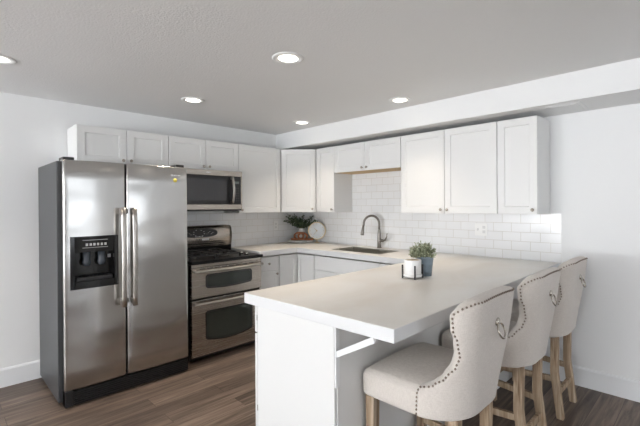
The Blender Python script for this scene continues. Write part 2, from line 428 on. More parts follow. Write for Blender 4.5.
t = thing('corner_base_cabinet', (.3, -.3, 0), 'white corner base cabinet with folding doors, below the round clock', 'cabinet', 'white base cabinets')
MB().prism([(.009, -.009), (.009, -.8845), (BD-.12, -.8845), (BD-.12, -.873), (BD, -.873), (BD, -BD), (.9045, -BD), (.9045, -.009)], .10, .86).prism([(.009, -.009), (.009, -.8845), (BD-.12, -.8845), (BD-.12, -BD+.1), (.9045, -BD+.1), (.9045, -.009)], .86, BT).build('body', M['cab'], t)
MB().prism([(.02, -.02), (.02, -.8845), (BD-.07, -.8845), (BD-.07, -BD+.07), (.9045, -BD+.07), (.9045, -.02)], 0, .10).build('toe_kick', M['cab'], t)
shaker(FA, -.872, -.6225, .115, .883, BD+.0005, t, 'door', None, .05)
shaker(FB, .6225, .900, .115, .883, BD+.0005, t, 'door', None, .05)
base(FB, .9065, 1.83, [('false_drawer_front', .912, 1.83, .735, .883, None, True), ('door', .912, 1.371, .115, .725, None, False), ('door', 1.371, 1.83, .115, .725, None, False)],
     'sink_base_cabinet', 'white base cabinet with blank top panel, under the sink', top=.725)
base(FB, 1.832, 2.255, [('drawer', 1.832, 2.22, .735, .883, None, True), ('door', 1.832, 2.22, .115, .725, None, False)], 'base_cabinet', 'white base cabinet between the sink and the peninsula')
# peninsula
PX0, PX1, PY0, PY1 = 2.283, 2.899, -2.30, -.636
t = thing('peninsula_cabinet', (2.59, -1.5, 0), 'long white peninsula cabinet under the breakfast counter', 'cabinet')
MB().box(PX0, PX1-.012, PY0+.012, PY1, .10, BT).build('body', M['cab'], t)
MB().box(PX0+.07, PX1-.012, PY0+.012, PY1, 0, .10).build('toe_kick', M['cab'], t)
MB().box(PX0+.016, PX1-.004, PY0-.006, PY0+.0115, 0, BT, .0015).build('end_panel', M['cab'], t)
MB().box(PX1-.0115, PX1, PY0+.012, -.009, 0, BT, .001).build('back_panel', M['cab'], t)
MB().box(PX1-.003, PX1+.006, PY0-.004, PY0+.020, .62, BT, .001).build('filler_strip', M['trim'], t)
FP = frameF((PX0, 0, 0), (0, 1, 0), (-1, 0, 0))
for i in range(3):
    y0 = PY0+.002+i*.54
    shaker(FP, y0, y0+.537, .735, .878, .0005, t, 'drawer', None, .05, True)
    shaker(FP, y0, y0+.537, .115, .725, .0005, t, 'door', None, .05)
for zz in (.30, .80):
    MB().box(PX0+.001, PX0+.013, PY0+.000, PY0+.012, zz, zz+.03).build('hinge', M['nickel'], t)
# support bracket below the overhang
y0, y1 = -2.300, -2.275
t = thing('counter_bracket', (2.905, -2.28, .70), 'white diagonal brace under the counter overhang near the stool', 'bracket')
MB().hexa([(2.9055, y0, .757), (2.9055, y1, .757), (2.9055, y1, .785), (2.9055, y0, .785)],
          [(3.122, y0, .872), (3.122, y1, .872), (3.122, y1, .897), (3.112, y0, .897)]).build('brace', M['trim'], t)
MB().box(2.9055, 3.16, y0, y1, .8975, .9005).build('top_plate', M['trim'], t)

# ------------------------------------------------------------------ countertop with sink cut-out
ZC, CT = .958, .0573
def counter():
    xs = [.009, .66, 1.06, 1.75, 2.2437, 3.205]; ys = [-2.33, -1.166, -.655, -.53, -.15, -.009]
    def inside(x, y):
        if 1.06 < x < 1.75 and -.53 < y < -.15: return False
        if x < .66: return y > -1.166
        if x < 2.2437: return y > -.655
        return True
    m = MB(); vd = {}
    def V(i, j, k):
        if (i, j, k) not in vd:
            x, y = xs[i], ys[j]
            if j == 0: y = -2.3542 if i == 4 else -2.3185
            if i == 5: x = 3.2343 if j == 0 else 3.205+.03*(-y/2.33)
            vd[i, j, k] = m.bm.verts.new((x, y, ZC-CT if k == 0 else ZC))
        return vd[i, j, k]
    cell = lambda i, j: 0 <= i < 5 and 0 <= j < 5 and inside((xs[i]+xs[i+1])/2, (ys[j]+ys[j+1])/2)
    for i in range(5):
        for j in range(5):
            if not cell(i, j): continue
            m.face([V(i, j, 1), V(i+1, j, 1), V(i+1, j+1, 1), V(i, j+1, 1)])
            m.face([V(i, j, 0), V(i, j+1, 0), V(i+1, j+1, 0), V(i+1, j, 0)])
            for di, dj, e in ((-1, 0, ((i, j), (i, j+1))), (1, 0, ((i+1, j), (i+1, j+1))), (0, -1, ((i, j), (i+1, j))), (0, 1, ((i, j+1), (i+1, j+1)))):
                if not cell(i+di, j+dj):
                    (a, b), (c, e2) = e
                    m.face([V(a, b, 0), V(c, e2, 0), V(c, e2, 1), V(a, b, 1)], 1)
    o = m.build('countertop', [M['counter'], M['counter_edge']])
    bv = o.modifiers.new('bevel', 'BEVEL'); bv.width = .004; bv.segments = 2; bv.limit_method = 'ANGLE'
    return tag(o, 'beige concrete worktop running round the corner and along the peninsula', 'countertop')
counter()
t = thing('kitchen_sink', (1.405, -.34, .75), 'stainless undermount sink set into the worktop', 'sink')
m = MB(); zt, zb = ZC-.004, .74; a, b, c, e = 1.0605, 1.7495, -.5295, -.1505
m.box(a, a+.01, c, e, zb, zt).box(b-.01, b, c, e, zb, zt).box(a+.01, b-.01, c, c+.01, zb, zt).box(a+.01, b-.01, e-.01, e, zb, zt).box(a+.01, b-.01, c+.01, e-.01, zb, zb+.01)
m.build('basin', M['steel_sink'], t)
MB().lathe([(0, 0), (.045, 0), (.045, .003), (.03, .004), (0, .002)], (1.405, -.34, zb+.0101), seg=24).build('drain', M['chrome'], t)

# faucet
fx, fy = 1.403, -.085
t = thing('faucet', (fx, fy, ZC), 'brushed nickel gooseneck faucet behind the sink', 'faucet')
MB().lathe([(0, 0), (.027, 0), (.027, .006), (.022, .012), (.0205, .10), (.019, .16), (.0145, .20), (.0135, .21), (0, .21)], (fx, fy, ZC+.0003), seg=24).build('body', M['nickel'], t)
dx, dy = -.30, -.954     # spout direction over the sink
dx, dy = -.55, -.835
pts = [(fx, fy, ZC+.205)]
R = .09; zc0 = ZC+.272
pts += [(fx, fy, ZC+.25)]
for k in range(0, 15):
    an = PI-k*(PI*1.02)/14
    pts.append((fx+dx*(R+R*math.cos(an)), fy+dy*(R+R*math.cos(an)), zc0+R*math.sin(an)))
end = Vector(pts[-1]); pts.append(tuple(end+Vector((dx*.006, dy*.006, -.03))))
MB().tube(pts, .0125, 14).build('spout', M['nickel'], t)
e0 = Vector(pts[-1]); dirn = Vector((dx*.14, dy*.14, -1)).normalized()
MB().lathe([(0, 0), (.0135, 0), (.015, .02), (.0185, .065), (.020, .085), (.016, .09), (0, .09)], e0, dirn, 20).build('spray_head', M['nickel'], t)
h0 = Vector((fx+.019, fy, ZC+.085))
m = MB().lathe([(0, 0), (.016, 0), (.017, .035), (.014, .045), (0, .046)], h0, (1, -.15, 0), 16)
m.tube([h0+Vector((.035, -.005, 0)), h0+Vector((.075, -.012, .012)), h0+Vector((.095, -.016, .045)), h0+Vector((.105, -.018, .085))], [.011, .010, .008, .006], 10)
m.build('lever', M['nickel'], t)

# ------------------------------------------------------------------ refrigerator
FYL, FYR = -2.904, -2.004
t = thing('refrigerator', (.41, -2.458, 0), 'tall stainless side-by-side refrigerator with ice and water dispenser', 'refrigerator')
MB().box(.03, .725, FYL-.022, FYR, .03, 1.768, .006).build('case', M['fridge_side'], t)
m = MB()
m.box(.73, .795, FYL+.004, FYR-.004, .012, .112)
for k in range(6): m.box(.795, .802, FYL+.06, FYR-.01, .022+k*.015, .029+k*.015)
m.box(.72, .805, FYL+.004, FYL+.05, .012, .125, .004)
m.build('toe_grille', M['black'], t)
for yy in (FYL+.03, FYR-.03):
    for xx in (.08, .68): MB().lathe([(0, 0), (.02, 0), (.02, .03), (0, .03)], (xx, yy, 0.0003), seg=12).build('roller', M['black'], t)
def fdoor(ya, yb, za, zb, hole=None):
    """bulging door front with rounded vertical edges; hole = (y0,y1,z0,z1)"""
    xb, xf, bul, r = .732, .803, .014, .014
    yl = [ya+r*(1-math.cos(q)) for q in [PI/2*i/5 for i in range(6)]]
    nmid = 18
    yl += [ya+r+(yb-ya-2*r)*i/nmid for i in range(1, nmid)]
    yl += [yb-r*(1-math.cos(q)) for q in [PI/2*i/5 for i in range(5, -1, -1)]]
    zl = [za, za+.006]+[za+(zb-za)*i/12 for i in range(1, 12)]+[zb-.006, zb]
    if hole:
        yl += hole[:2]; zl += hole[2:]
        yl = [y for y in yl if not any(0 < abs(y-h) < .006 for h in hole[:2])]; zl = [z for z in zl if not any(0 < abs(z-h) < .01 for h in hole[2:])]
    yl = sorted(set(yl)); zl = sorted(set(zl))
    def X(y, z):
        u = (y-ya)/(yb-ya)*2-1; x = xf+bul*(1-u*u)
        d = min(y-ya, yb-y)
        if d < r: x -= r-math.sqrt(max(0, r*r-(r-d)**2))
        dz = min(z-za, zb-z)
        if dz < .005: x -= .004
        return x
    m = MB(); vf = {}; 
    for i, y in enumerate(yl):
        for j, z in enumerate(zl): vf[i, j] = m.bm.verts.new((X(y, z), y, z))
    for i in range(len(yl)-1):
        for j in range(len(zl)-1):
            cy, cz = (yl[i]+yl[i+1])/2, (zl[j]+zl[j+1])/2
            if hole and hole[0] < cy < hole[1] and hole[2] < cz < hole[3]: continue
            m.face([vf[i, j], vf[i+1, j], vf[i+1, j+1], vf[i, j+1]], 0, True)
    def back(k): p = m.bm.verts.new((xb, k.co.y, k.co.z)); return p
    n, q = len(yl), len(zl)
    loop = [vf[i, 0] for i in range(n)]+[vf[n-1, j] for j in range(1, q)]+[vf[i, q-1] for i in range(n-2, -1, -1)]+[vf[0, j] for j in range(q-2, 0, -1)]
    bk = [back(v) for v in loop]
    for i in range(len(loop)): m.face([loop[i], loop[(i+1) % len(loop)], bk[(i+1) % len(loop)], bk[i]])
    if hole is None: m.face(bk[::-1])
    return m, X
HOLE = (-2.866, -2.556, .842, 1.222)
m, XF = fdoor(FYL, -2.500, .128, 1.772, HOLE)
fd = m.build('freezer_door', M['steel'], t)
m, XR = fdoor(-2.492, FYR, .128, 1.772)
rd = m.build('refrigerator_door', M['steel'], t)
WORLD[fd.name] = WORLD[rd.name] = Vector((0, 0, 0))
def fhandle(y, parent):
    m = MB(); pts = []
    for i in range(13):
        q = i/12; z = .672+q*.755
        pts.append((.868+.016*math.sin(PI*q), y, z))
    m.tube(pts, .0185, 14, flat=(1, .7))
    for z in (.70, 1.40): m.box(.806, .872, y-.011, y+.011, z-.022, z+.022, .004)
    m.build('handle', M['brushed'], parent)
fhandle(-2.534, fd); fhandle(-2.456, rd)
# dispenser: black housing with sloped control panel and recess
y0, y1, z0, z1 = HOLE
m = MB(); X0 = .815
fr = .028
m.box(.74, X0+.003, y0, y0+fr, z0, z1, .003).box(.74, X0+.003, y1-fr, y1, z0, z1, .003).box(.74, X0+.004, y0+fr, y1-fr, z0, z0+.055, .003)
m.hexa([(.74, y0+fr, 1.105), (X0-.012, y0+fr, 1.105), (X0-.012, y1-fr, 1.105), (.74, y1-fr, 1.105)], [(.74, y0+fr, z1), (X0+.004, y0+fr, z1), (X0+.004, y1-fr, z1), (.74, y1-fr, z1)])
m.box(.734, .74, y0, y1, z0, z1)
dp = m.build('dispenser', M['blackgloss'], fd)
m = MB(); m.box(.765, .810, y0+fr+.01, y1-fr-.01, .897, .925, .003)
for k in range(9): m.box(.766, .809, y0+.05+k*.025, y0+.055+k*.025, .925, .928)
m.build('drip_tray', M['black'], fd)
M['clear'] = mat('clear_grey_plastic', (.05, .06, .075), .2)
for yy in (-2.758, -2.660):
    MB().lathe([(0, 0), (.026, 0), (.024, -.05), (.030, -.075), (.022, -.10), (0, -.10)], (.777, yy, 1.104), seg=18).build('nozzle', M['clear'], fd)
m = MB()
for k in range(6): m.box(X0-.004, X0+.0025, -2.770+k*.024, -2.757+k*.024, 1.152, 1.170)
m.box(X0-.004, X0+.0015, -2.79, -2.628, 1.137, 1.140).box(X0-.004, X0+.0032, -2.79, -2.628, 1.192, 1.195)
m.build('button', M['silver_mark'], fd)
MB().box(.748, .754, -2.612, -2.592, 1.05, 1.075).build('indicator', M['silver_mark'], fd)
# badge and round sticker on the right door
m = MB()
for k, (a, b) in enumerate(((-2.155, -2.135), (-2.128, -2.100), (-2.095, -2.07))):
    m.box(XR(-2.11, 1.7)-.002, XR(-2.11, 1.7)+.0022, a, b, 1.692, 1.704)
m.build('badge', M['silver_mark'], rd)
MB().lathe([(0, 0), (.017, 0), (.017, .0015), (0, .0015)], (XR(-2.115, 1.65)-.0005, -2.115, 1.657), (1, 0, 0), 24).build('sticker', M['yellow'], rd)
for yy in (FYL+.034, FYR-.06): MB().box(.66, .785, yy-.03, yy+.04, 1.7685, 1.795, .006).build('hinge_cover', M['black'], t)

# ------------------------------------------------------------------ range
RL, RR = -1.928, -1.168
t = thing('gas_range', (.36, -1.548, 0), 'stainless gas range with two ovens and black cooktop', 'range')
MB().box(.03, .655, RL, RR, .02, .905).build('body', M['black'], t)
for yy in (RL+.04, RR-.04):
    for xx in (.08, .6): MB().lathe([(0, 0), (.018, 0), (.018, .02), (0, .02)], (xx, yy, .0002), seg=12).build('foot', M['black'], t)
MB().box(.03, .725, RL-.001, RR+.001, .9055, .935, .006).build('cooktop', mat('black_enamel', (.008, .008, .008), .38, 0, .25), t)
def odoor(z0, z1, wy0, wy1, wz0, wz1, sag):
    d = MB().box(.657, .70, RL+.004, RR-.004, z0, z1, .006).build('oven_door', M['steel_warm_reflect'], t); WORLD[d.name] = Vector((0, 0, 0))
    # window: rounded panel with arched lower edge
    m = MB(); P = []; r = .03
    def pt(y, z): P.append((y, z))
    n = 10
    for cy, cz, a0 in ((wy1-r, wz1-r, 0), (wy0+r, wz1-r, PI/2)):
        for k in range(6): an = a0+PI/2*k/5; pt(cy+r*math.cos(an), cz+r*math.sin(an))
    for cy, cz, a0 in ((wy0+r, wz0+r, PI),):
        for k in range(6): an = a0+PI/2*k/5; pt(cy+r*math.cos(an), cz+r*math.sin(an))
    for k in range(1, n): q = k/n; pt(wy0+r+(wy1-wy0-2*r)*q, wz0-sag*math.sin(PI*q))
    for k in range(6): an = 1.5*PI+PI/2*k/5; pt(wy1-r+r*math.cos(an), wz0+r+r*math.sin(an))
    def ring(s, x): 
        cy, cz = (wy0+wy1)/2, (wz0+wz1)/2
        return [m.bm.verts.new((x, y+(s if y < cy else -s), z+(s if z < cz else -s))) for y, z in P]
    A, B, Cc, D = ring(-.014, .699), ring(-.014, .7035), ring(0, .7035), ring(0, .7015)
    for U, V in ((A, B), (B, Cc), (Cc, D)):
        for i in range(len(P)): m.face([U[i], U[(i+1) % len(P)], V[(i+1) % len(P)], V[i]], 1)
    m.face(D, 0)
    w = m.build('oven_window', [M['glass_dark'], M['black']], d)
    # bowed bar handle with vent slot band behind it
    m = MB(); zz = z1-.028; pts = []
    for i in range(15):
        q = i/14; y = RL+.02+(RR-RL-.04)*q
        pts.append((.742+.018*math.sin(PI*q), y, zz))
    m.tube(pts, .019, 14, flat=(1.0, .75))
    m.box(.699, .745, RL+.015, RL+.045, zz-.012, zz+.012, .003).box(.699, .745, RR-.045, RR-.015, zz-.012, zz+.012, .003)
    m.build('handle', M['brushed'], d)
    m = MB()
    for k in range(8): m.box(.699, .7012, RL+.08+k*.075, RL+.135+k*.075, z1-.013, z1-.006)
    m.build('vent_slot', M['black'], d)
odoor(.588, .868, -1.775, -1.303, .685, .788, .012)
odoor(.052, .572, -1.778, -1.302, .205, .448, .028)
MB().box(.657, .698, RL+.002, RR-.002, .872, .904, .004).build('front_rail', M['steel_warm_reflect'], t)
# backguard: curved steel fascia, bronze reflections put into its colour, with black oval control panel
m = MB(); prof = [(.035, .936), (.105, .936), (.11, 1.0), (.118, 1.03), (.128, 1.08), (.126, 1.14), (.115, 1.19), (.10, 1.217), (.085, 1.226), (.035, 1.226)]
def bgx(z):
    for (xa, za), (xb2, zb2) in zip(prof[1:-1], prof[2:]):
        if za <= z <= zb2: return xa+(xb2-xa)*(z-za)/(zb2-za)
    return .1
ysb = [RL+.003+(RR-RL-.006)*k/12 for k in range(13)]
rows = []
for k, y in enumerate(ysb):
    e = .006*(1 if k in (0, 12) else 0)
    rows.append([m.bm.verts.new((x-(e if x > .05 else 0), y, z-(e if z > 1.2 else 0))) for x, z in prof])
for A, B in zip(rows, rows[1:]):
    for i in range(len(prof)):
        j = (i+1) % len(prof)
        f = m.face([A[i], A[j], B[j], B[i]], 1 if i in (0, 1) else 0, i not in (0, 9))
m.face(rows[0]); m.face(rows[-1][::-1])
bgd = m.build('backguard', [M['steel_warm_reflect'], M['black']], t); WORLD[bgd.name] = Vector((0, 0, 0))
m = MB(); cy, cz = -1.548, 1.148; n = 40; ring0, ring1 = [], []
for k in range(n):
    a = 2*PI*k/n; c_, s_ = math.cos(a), math.sin(a)
    y = cy+.195*math.copysign(abs(c_)**.75, c_); z = cz+.047*math.copysign(abs(s_)**.8, s_)
    ring0.append(m.bm.verts.new((bgx(z)-.002, y, z))); ring1.append(m.bm.verts.new((bgx(z)+.003, y, z)))
cv = m.bm.verts.new((bgx(cz)+.0035, cy, cz))
for k in range(n):
    j = (k+1) % n
    m.face([ring0[k], ring0[j], ring1[j], ring1[k]]); m.face([ring1[k], ring1[j], cv])
cp = m.build('control_panel', M['black'], bgd)
MK = M['silver_mark']
for a in range(9):
    an = PI*.15+PI*1.7*a/8+PI*.5
    y, z = cy-.02+.062*math.cos(an), cz+.034*math.sin(an); MB().box(bgx(z)+.001, bgx(z)+.0045, y-.006, y+.006, z-.002, z+.002).build('marking', MK, bgd)
for k in range(5):
    for s in (-1, 1):
        z = cz-.012+.012*(k % 3); y = cy-.02+s*(.09+.017*k); MB().box(bgx(z)+.001, bgx(z)+.0045, y-.004, y+.004, z-.002, z+.002).build('marking', MK, bgd)
for k in range(5): z = cz-.037; MB().box(bgx(z)+.001, bgx(z)+.0045, cy-.06+k*.018, cy-.05+k*.018, z-.003, z+.002).build('marking', MK, bgd)
m = MB(); z = 1.078
for k in range(5): m.box(bgx(z)-.001, bgx(z)+.0012, -1.60+k*.028, -1.582+k*.028, z-.004, z+.005)
m.build('badge', M['black'], bgd)
m = MB(); m.box(bgx(z)-.001, bgx(z)+.0015, -1.535, -1.455, z-.010, z+.012); m.build('sticker', M['silver_mark'], bgd)
# burners and grates
for (bx_, by_) in ((.21, -1.80), (.52, -1.80), (.21, -1.50), (.52, -1.50), (.365, -1.65)):
    MB().lathe([(0, 0), (.052, 0), (.052, .006), (.036, .008), (.036, .016), (0, .018)], (bx_, by_, .9352), seg=24).build('burner', M['iron'], t)
for g0, g1 in ((-1.925, -1.662), (-1.655, -1.392)):
    m = MB(); zz = .972; b = .0075
    for yy in (g0+.008, g1-.008): m.box(.10, .665, yy-b, yy+b, zz-.006, zz+.006, .002)
    for xx in (.106, .382, .659): m.box(xx-b, xx+b, g0+.008, g1-.008, zz-.006, zz+.006, .002)
    yc = (g0+g1)/2
    for xx in (.21, .52):
        m.box(xx-.10, xx-.03, yc-b, yc+b, zz-.004, zz+.008, .002).box(xx+.03, xx+.10, yc-b, yc+b, zz-.004, zz+.008, .002)
        m.box(xx-b, xx+b, g0+.01, yc-.03, zz-.004, zz+.008, .002).box(xx-b, xx+b, yc+.03, g1-.01, zz-.004, zz+.008, .002)
    for xx in (.106, .659):
        for yy in (g0+.01, g1-.01): m.box(xx-.007, xx+.007, yy-.007, yy+.007, .9352, zz)
    m.build('grate', M['iron'], t)
for k in range(5):
    MB().lathe([(0, 0), (.021, 0), (.019, .018), (.015, .022), (0, .023)], (.24+k*.095, -1.30, .9352), seg=18).build('control_knob', M['chrome'], t)

# ------------------------------------------------------------------ microwave
ML, MR, MZ0, MZ1 = -1.958, -1.206, 1.388, 1.810
t = thing('microwave', (.2, -1.58, MZ0), 'over-the-range stainless microwave mounted below the wall cabinet', 'microwave')
MB().box(.010, .372, ML, MR, MZ0+.012, MZ1).build('body', M['fridge_side'], t)
MB().box(.02, .385, ML+.002, MR-.002, MZ0, MZ0+.0118).build('underside', M['black'], t)
m = MB()
m.box(.3725, .40, ML, MR, 1.752, MZ1-.001, .004).box(.3725, .40, ML, MR, 1.402, 1.456, .004).box(.3725, .40, MR-.016, MR, 1.456, 1.752, .003)
m.build('front_frame', M['steel_warm_reflect'], t)
dr = MB().box(.3725, .398, ML+.002, -1.325, 1.457, 1.751, .003).build('door', M['black'], t); WORLD[dr.name] = Vector((0, 0, 0))
MB().box(.3975, .3995, ML+.06, -1.395, 1.495, 1.712, .001).build('door_window', mat('microwave_window', (.045, .045, .05), .15, 0, .5), dr)
m = MB(); pts = [(.425+.028*math.sin(PI*i/10), -1.338, 1.468+.275*i/10) for i in range(11)]
m.tube(pts, .0125, 12, flat=(1.15, .8)); m.box(.397, .43, -1.348, -1.328, 1.468, 1.49, .002).box(.397, .43, -1.348, -1.328, 1.72, 1.743, .002)
m.build('handle', M['brushed'], dr)
cp = MB().box(.3725, .399, -1.323, MR-.0165, 1.457, 1.751, .002).build('control_panel', M['black'], t); WORLD[cp.name] = Vector((0, 0, 0))
MB().box(.3985, .3998, -1.305, -1.245, 1.675, 1.70).build('display', mat('display_grey', (.16, .18, .17), .3), cp)
M['key'] = mat('keypad_grey', (.10, .10, .10), .4)
for a in range(3):
    for b in range(6): MB().box(.3985, .3994, -1.303+a*.022, -1.292+a*.022, 1.49+b*.027, 1.496+b*.027).build('key', M['key'], cp)
MB().box(.3995, .4008, -1.62, -1.575, 1.776, 1.786).build('badge', M['silver_mark'], t)

# ------------------------------------------------------------------ outlets
def plate(F, a0, a1, z0, z1, name, label, kinds):
    t = thing(name, F((a0+a1)/2, .0085, z0), label, 'outlet')
    def bx(a, b, d0, d1, zz0, zz1, bev=0):
        p, q = F(a, d0, zz0), F(b, d1, zz1)
        return MB().box(min(p.x, q.x), max(p.x, q.x), min(p.y, q.y), max(p.y, q.y), zz0, zz1, bev)
    bx(a0, a1, .0085, .0135, z0, z1, .0015).build('plate', M['whiteplastic'], t)
    n = len(kinds); zc = (z0+z1)/2
    for i, k in enumerate(kinds):
        c = a0+(a1-a0)*(i+.5)/n
        if k == 's':
            bx(c-.006, c+.006, .0132, .020, zc-.011, zc+.011, .001).build('switch', M['slot'], t)
        else:
            for s in (-1, 1):
                bx(c-.014, c+.014, .0132, .0148, zc+s*.021-.013, zc+s*.021+.013, .001).build('socket', M['slot'], t)
plate(FB, 2.488, 2.604, 1.148, 1.262, 'wall_outlet', 'white double wall plate with switch and outlet on the sink-wall tile', ['s', 'o'])
plate(FA, -.505, -.435, 1.125, 1.24, 'wall_outlet', 'white single outlet plate on the tile beside the range', ['o'])

# ------------------------------------------------------------------ stools
def shell_fn():
    zb = .545
    def ztop(s): return 1.068-.014*abs(s)**2.4-.055*max(0, (abs(s)-.76)/.24)**2
    L0 = .5
    def ext(z):      # how far the sides come forward at height z
        K = [(.50, .166), (.655, .172), (.675, .164), (.70, .112), (.74, .074), (.79, .046), (.83, .038), (.89, .046), (.94, .062), (.99, .068), (1.025, .060), (1.045, .048), (1.07, .028)]
        for (a, ea), (b, eb) in zip(K, K[1:]):
            if z <= b:
                q = max(0, (z-a)/(b-a)); q = q*q*(3-2*q); return ea+(eb-ea)*q
        return K[-1][1]
    def P(s, z, off, zref):
        """s in -1..1 along the curved back; off = distance outward from the middle surface"""
        q0 = max(0, min(1, (z-.55)/.36)); w, r = .231+.005*q0, .165-.065*q0*q0*(3-2*q0)
        d = ext(zref)
        lean = .245+.13*(z-.55)
        if d < r: arc = r*math.acos(max(-1, 1-d/r))
        else: arc = r*PI/2+(d-r)
        tot = (w-r)+arc
        l = abs(s)*tot; sg = 1 if s >= 0 else -1
        if l <= w-r: x, y, nx, ny = 0, l, 1, 0
        else:
            a = (l-(w-r))/r
            if a <= PI/2: x, y, nx, ny = -r*(1-math.cos(a)), (w-r)+r*math.sin(a), math.cos(a), math.sin(a)
            else: x, y, nx, ny = -r-(l-(w-r)-r*PI/2), w, 0, 1
        return Vector((lean+x+nx*off, sg*(y+ny*off), z))
    return zb, ztop, P
ZBK, ZTOP, SP = shell_fn()
def make_stool(label):
    t = thing('bar_stool', (0, 0, 0), label, 'stool', 'linen wingback bar stools', world=False)
    # backrest shell
    m = MB(); NS, NZ, TH = 44, 34, .036
    def prof(q): return math.sqrt(max(0, 1-(1-min(1, q))**2))
    outer, inner = {}, {}
    ss = [-math.cos(PI*i/NS) for i in range(NS+1)]; ss = [.45*a+.55*(-1+2*i/NS) for i, a in enumerate(ss)]
    zz = [0, .004, .012, .025]+[.025+.94*k/NZ for k in range(1, NZ+1)]+[.975, .985, .993, .998, 1]
    def edge(s, tz):
        a = min(1, (1-abs(s))/.09); b = min(1, (1-tz)/.06); c = min(1, tz/.02)
        return prof(a)*prof(b)*prof(c)
    for i, s in enumerate(ss):
        for j, tz in enumerate(zz):
            z = ZBK+tz*(ZTOP(s)-ZBK)-.022*(1-tz)*(1-abs(s)**2)*0
            th = TH*edge(s, tz)
            outer[i, j] = m.bm.verts.new(SP(s, z, th, z)); inner[i, j] = m.bm.verts.new(SP(s, z, -th*1.15, z))
    n, q = len(ss), len(zz)
    for D in (outer, inner):
        for i in range(n-1):
            for j in range(q-1): m.face([D[i, j], D[i+1, j], D[i+1, j+1], D[i, j+1]], 0, True)
    for v in list(m.bm.verts): pass
    bmesh.ops.remove_doubles(m.bm, verts=m.bm.verts[:], dist=1e-5)
    bk = m.build('backrest', M['linen'], t)
    # nailhead trim along the edge of the outer side
    m = MB(); path = []
    def op(s, tz):
        z = ZBK+tz*(ZTOP(s)-ZBK); return SP(s, z, TH*edge(s, tz)+.0015, z)
    N = 400
    se, te = .955, .972
    for sgn in (-1,):
        path += [op(-se, .03+(te-.03)*k/N) for k in range(N)]
        path += [op(-se+2*se*k/N, te) for k in range(N+1)]
        path += [op(se, te-(te-.03)*k/N) for k in range(1, N)]
    acc = 0; last = path[0]; pos = [path[0]]
    for p in path[1:]:
        acc += (p-last).length; last = p
        if acc >= .0175: pos.append(p.copy()); acc = 0
    for p in pos:
        b = bmesh.new(); bmesh.ops.create_icosphere(b, subdivisions=1, radius=.0054)
        m.merge(b, 0, Matrix.Translation(p), True)
    m.build('nailhead_trim', M['nail'], bk)
    # ring pull
    zr = .905; bx = SP(0, zr+.03, TH, zr).x
    m = MB().lathe([(0, 0), (.018, 0), (.017, .006), (.010, .012), (0, .014)], (bx-.001, 0, zr+.032), (1, 0, 0), 18)
    m.tube([(bx+.010+.010*(1-math.cos(a)), .030*math.sin(a), zr+.030*math.cos(a)-.002) for a in [2*PI*k/28 for k in range(28)]], .0048, 8, closed=True)
    m.build('ring_pull', M['ring'], bk)
    # seat cushion with a domed top
    a, b_ = .24, .25
    def dome(p):
        if p.z > 0:
            k = max(0, 1-(p.x/a)**2)*max(0, 1-(p.y/b_)**2); p.z += .032*k**.6
        q = max(0, min(1, (p.x-.02)/.2)); p.y *= 1-.31*q*q
        return p
    MB().rbox((.455, .53, .125), .032, (.016, 0, .600), 9, dome).build('seat', M['linen'], t)
    def leg(p0, p1, w0, w1, mid=None):
        m = MB(); secs = [(Vector(p0), w0)]+([(Vector(mid), (w0+w1)/2+.002)] if mid else [])+[(Vector(p1), w1)]
        rings = [[m.bm.verts.new(c+Vector((sx*w/2, sy*w/2, 0))) for sx, sy in ((-1, -1), (1, -1), (1, 1), (-1, 1))] for c, w in secs]
        for A, B in zip(rings, rings[1:]):
            for i in range(4): m.face([A[i], A[(i+1) % 4], B[(i+1) % 4], B[i]])
        m.face(rings[0][::-1]); m.face(rings[-1])
        bmesh.ops.bevel(m.bm, geom=[e for e in m.bm.edges], offset=.003, segments=1, affect='EDGES')
        return m.build('leg', M['oak'], t)
    for s in (-1, 1):
        leg((-.180, s*.215, .5355), (-.180, s*.215, 0), .050, .038)
        leg((.215, s*.155, .5435), (.250, s*.158, 0), .046, .042, (.212, s*.155, .30))
        def st(p, q, h, w):
            p, q = Vector(p), Vector(q); d = (q-p).normalized(); u = d.cross(Vector((0, 0, 1))).normalized()*w/2; v = Vector((0, 0, h/2))
            MB().hexa([p-u-v, p+u-v, p+u+v, p-u+v], [q-u-v, q+u-v, q+u+v, q-u+v]).build('stretcher', M['oak'], t)
        st((-.160, s*.212, .255), (.199, s*.157, .255), .036, .022)
        if s == 1:
            st((-.180, -.192, .19), (-.180, .192, .19), .036, .022)
            st((.228, -.135, .16), (.228, .135, .16), .036, .022)
    return t
stool = make_stool('beige linen wingback bar stool nearest the free end of the peninsula')
def copy_tree(o, parent=None):
    c = o.copy(); C.objects.link(c); c.parent = parent
    for ch in list(o.children): copy_tree(ch, c)
    return c
for i, (x, y, rz, lb) in enumerate(((3.122, -1.88, 0, None), (3.125, -1.15, 0, 'beige linen wingback bar stool in the middle of the row of three'), (3.125, -.485, 0, 'beige linen wingback bar stool beside the blank wall'))):
    o = stool if i == 0 else copy_tree(stool)
    o.location = (x, y, 0); o.rotation_euler = (0, 0, rz)
    if lb: o['label'] = lb

# ------------------------------------------------------------------ things on the worktop
ZW = ZC+.0003
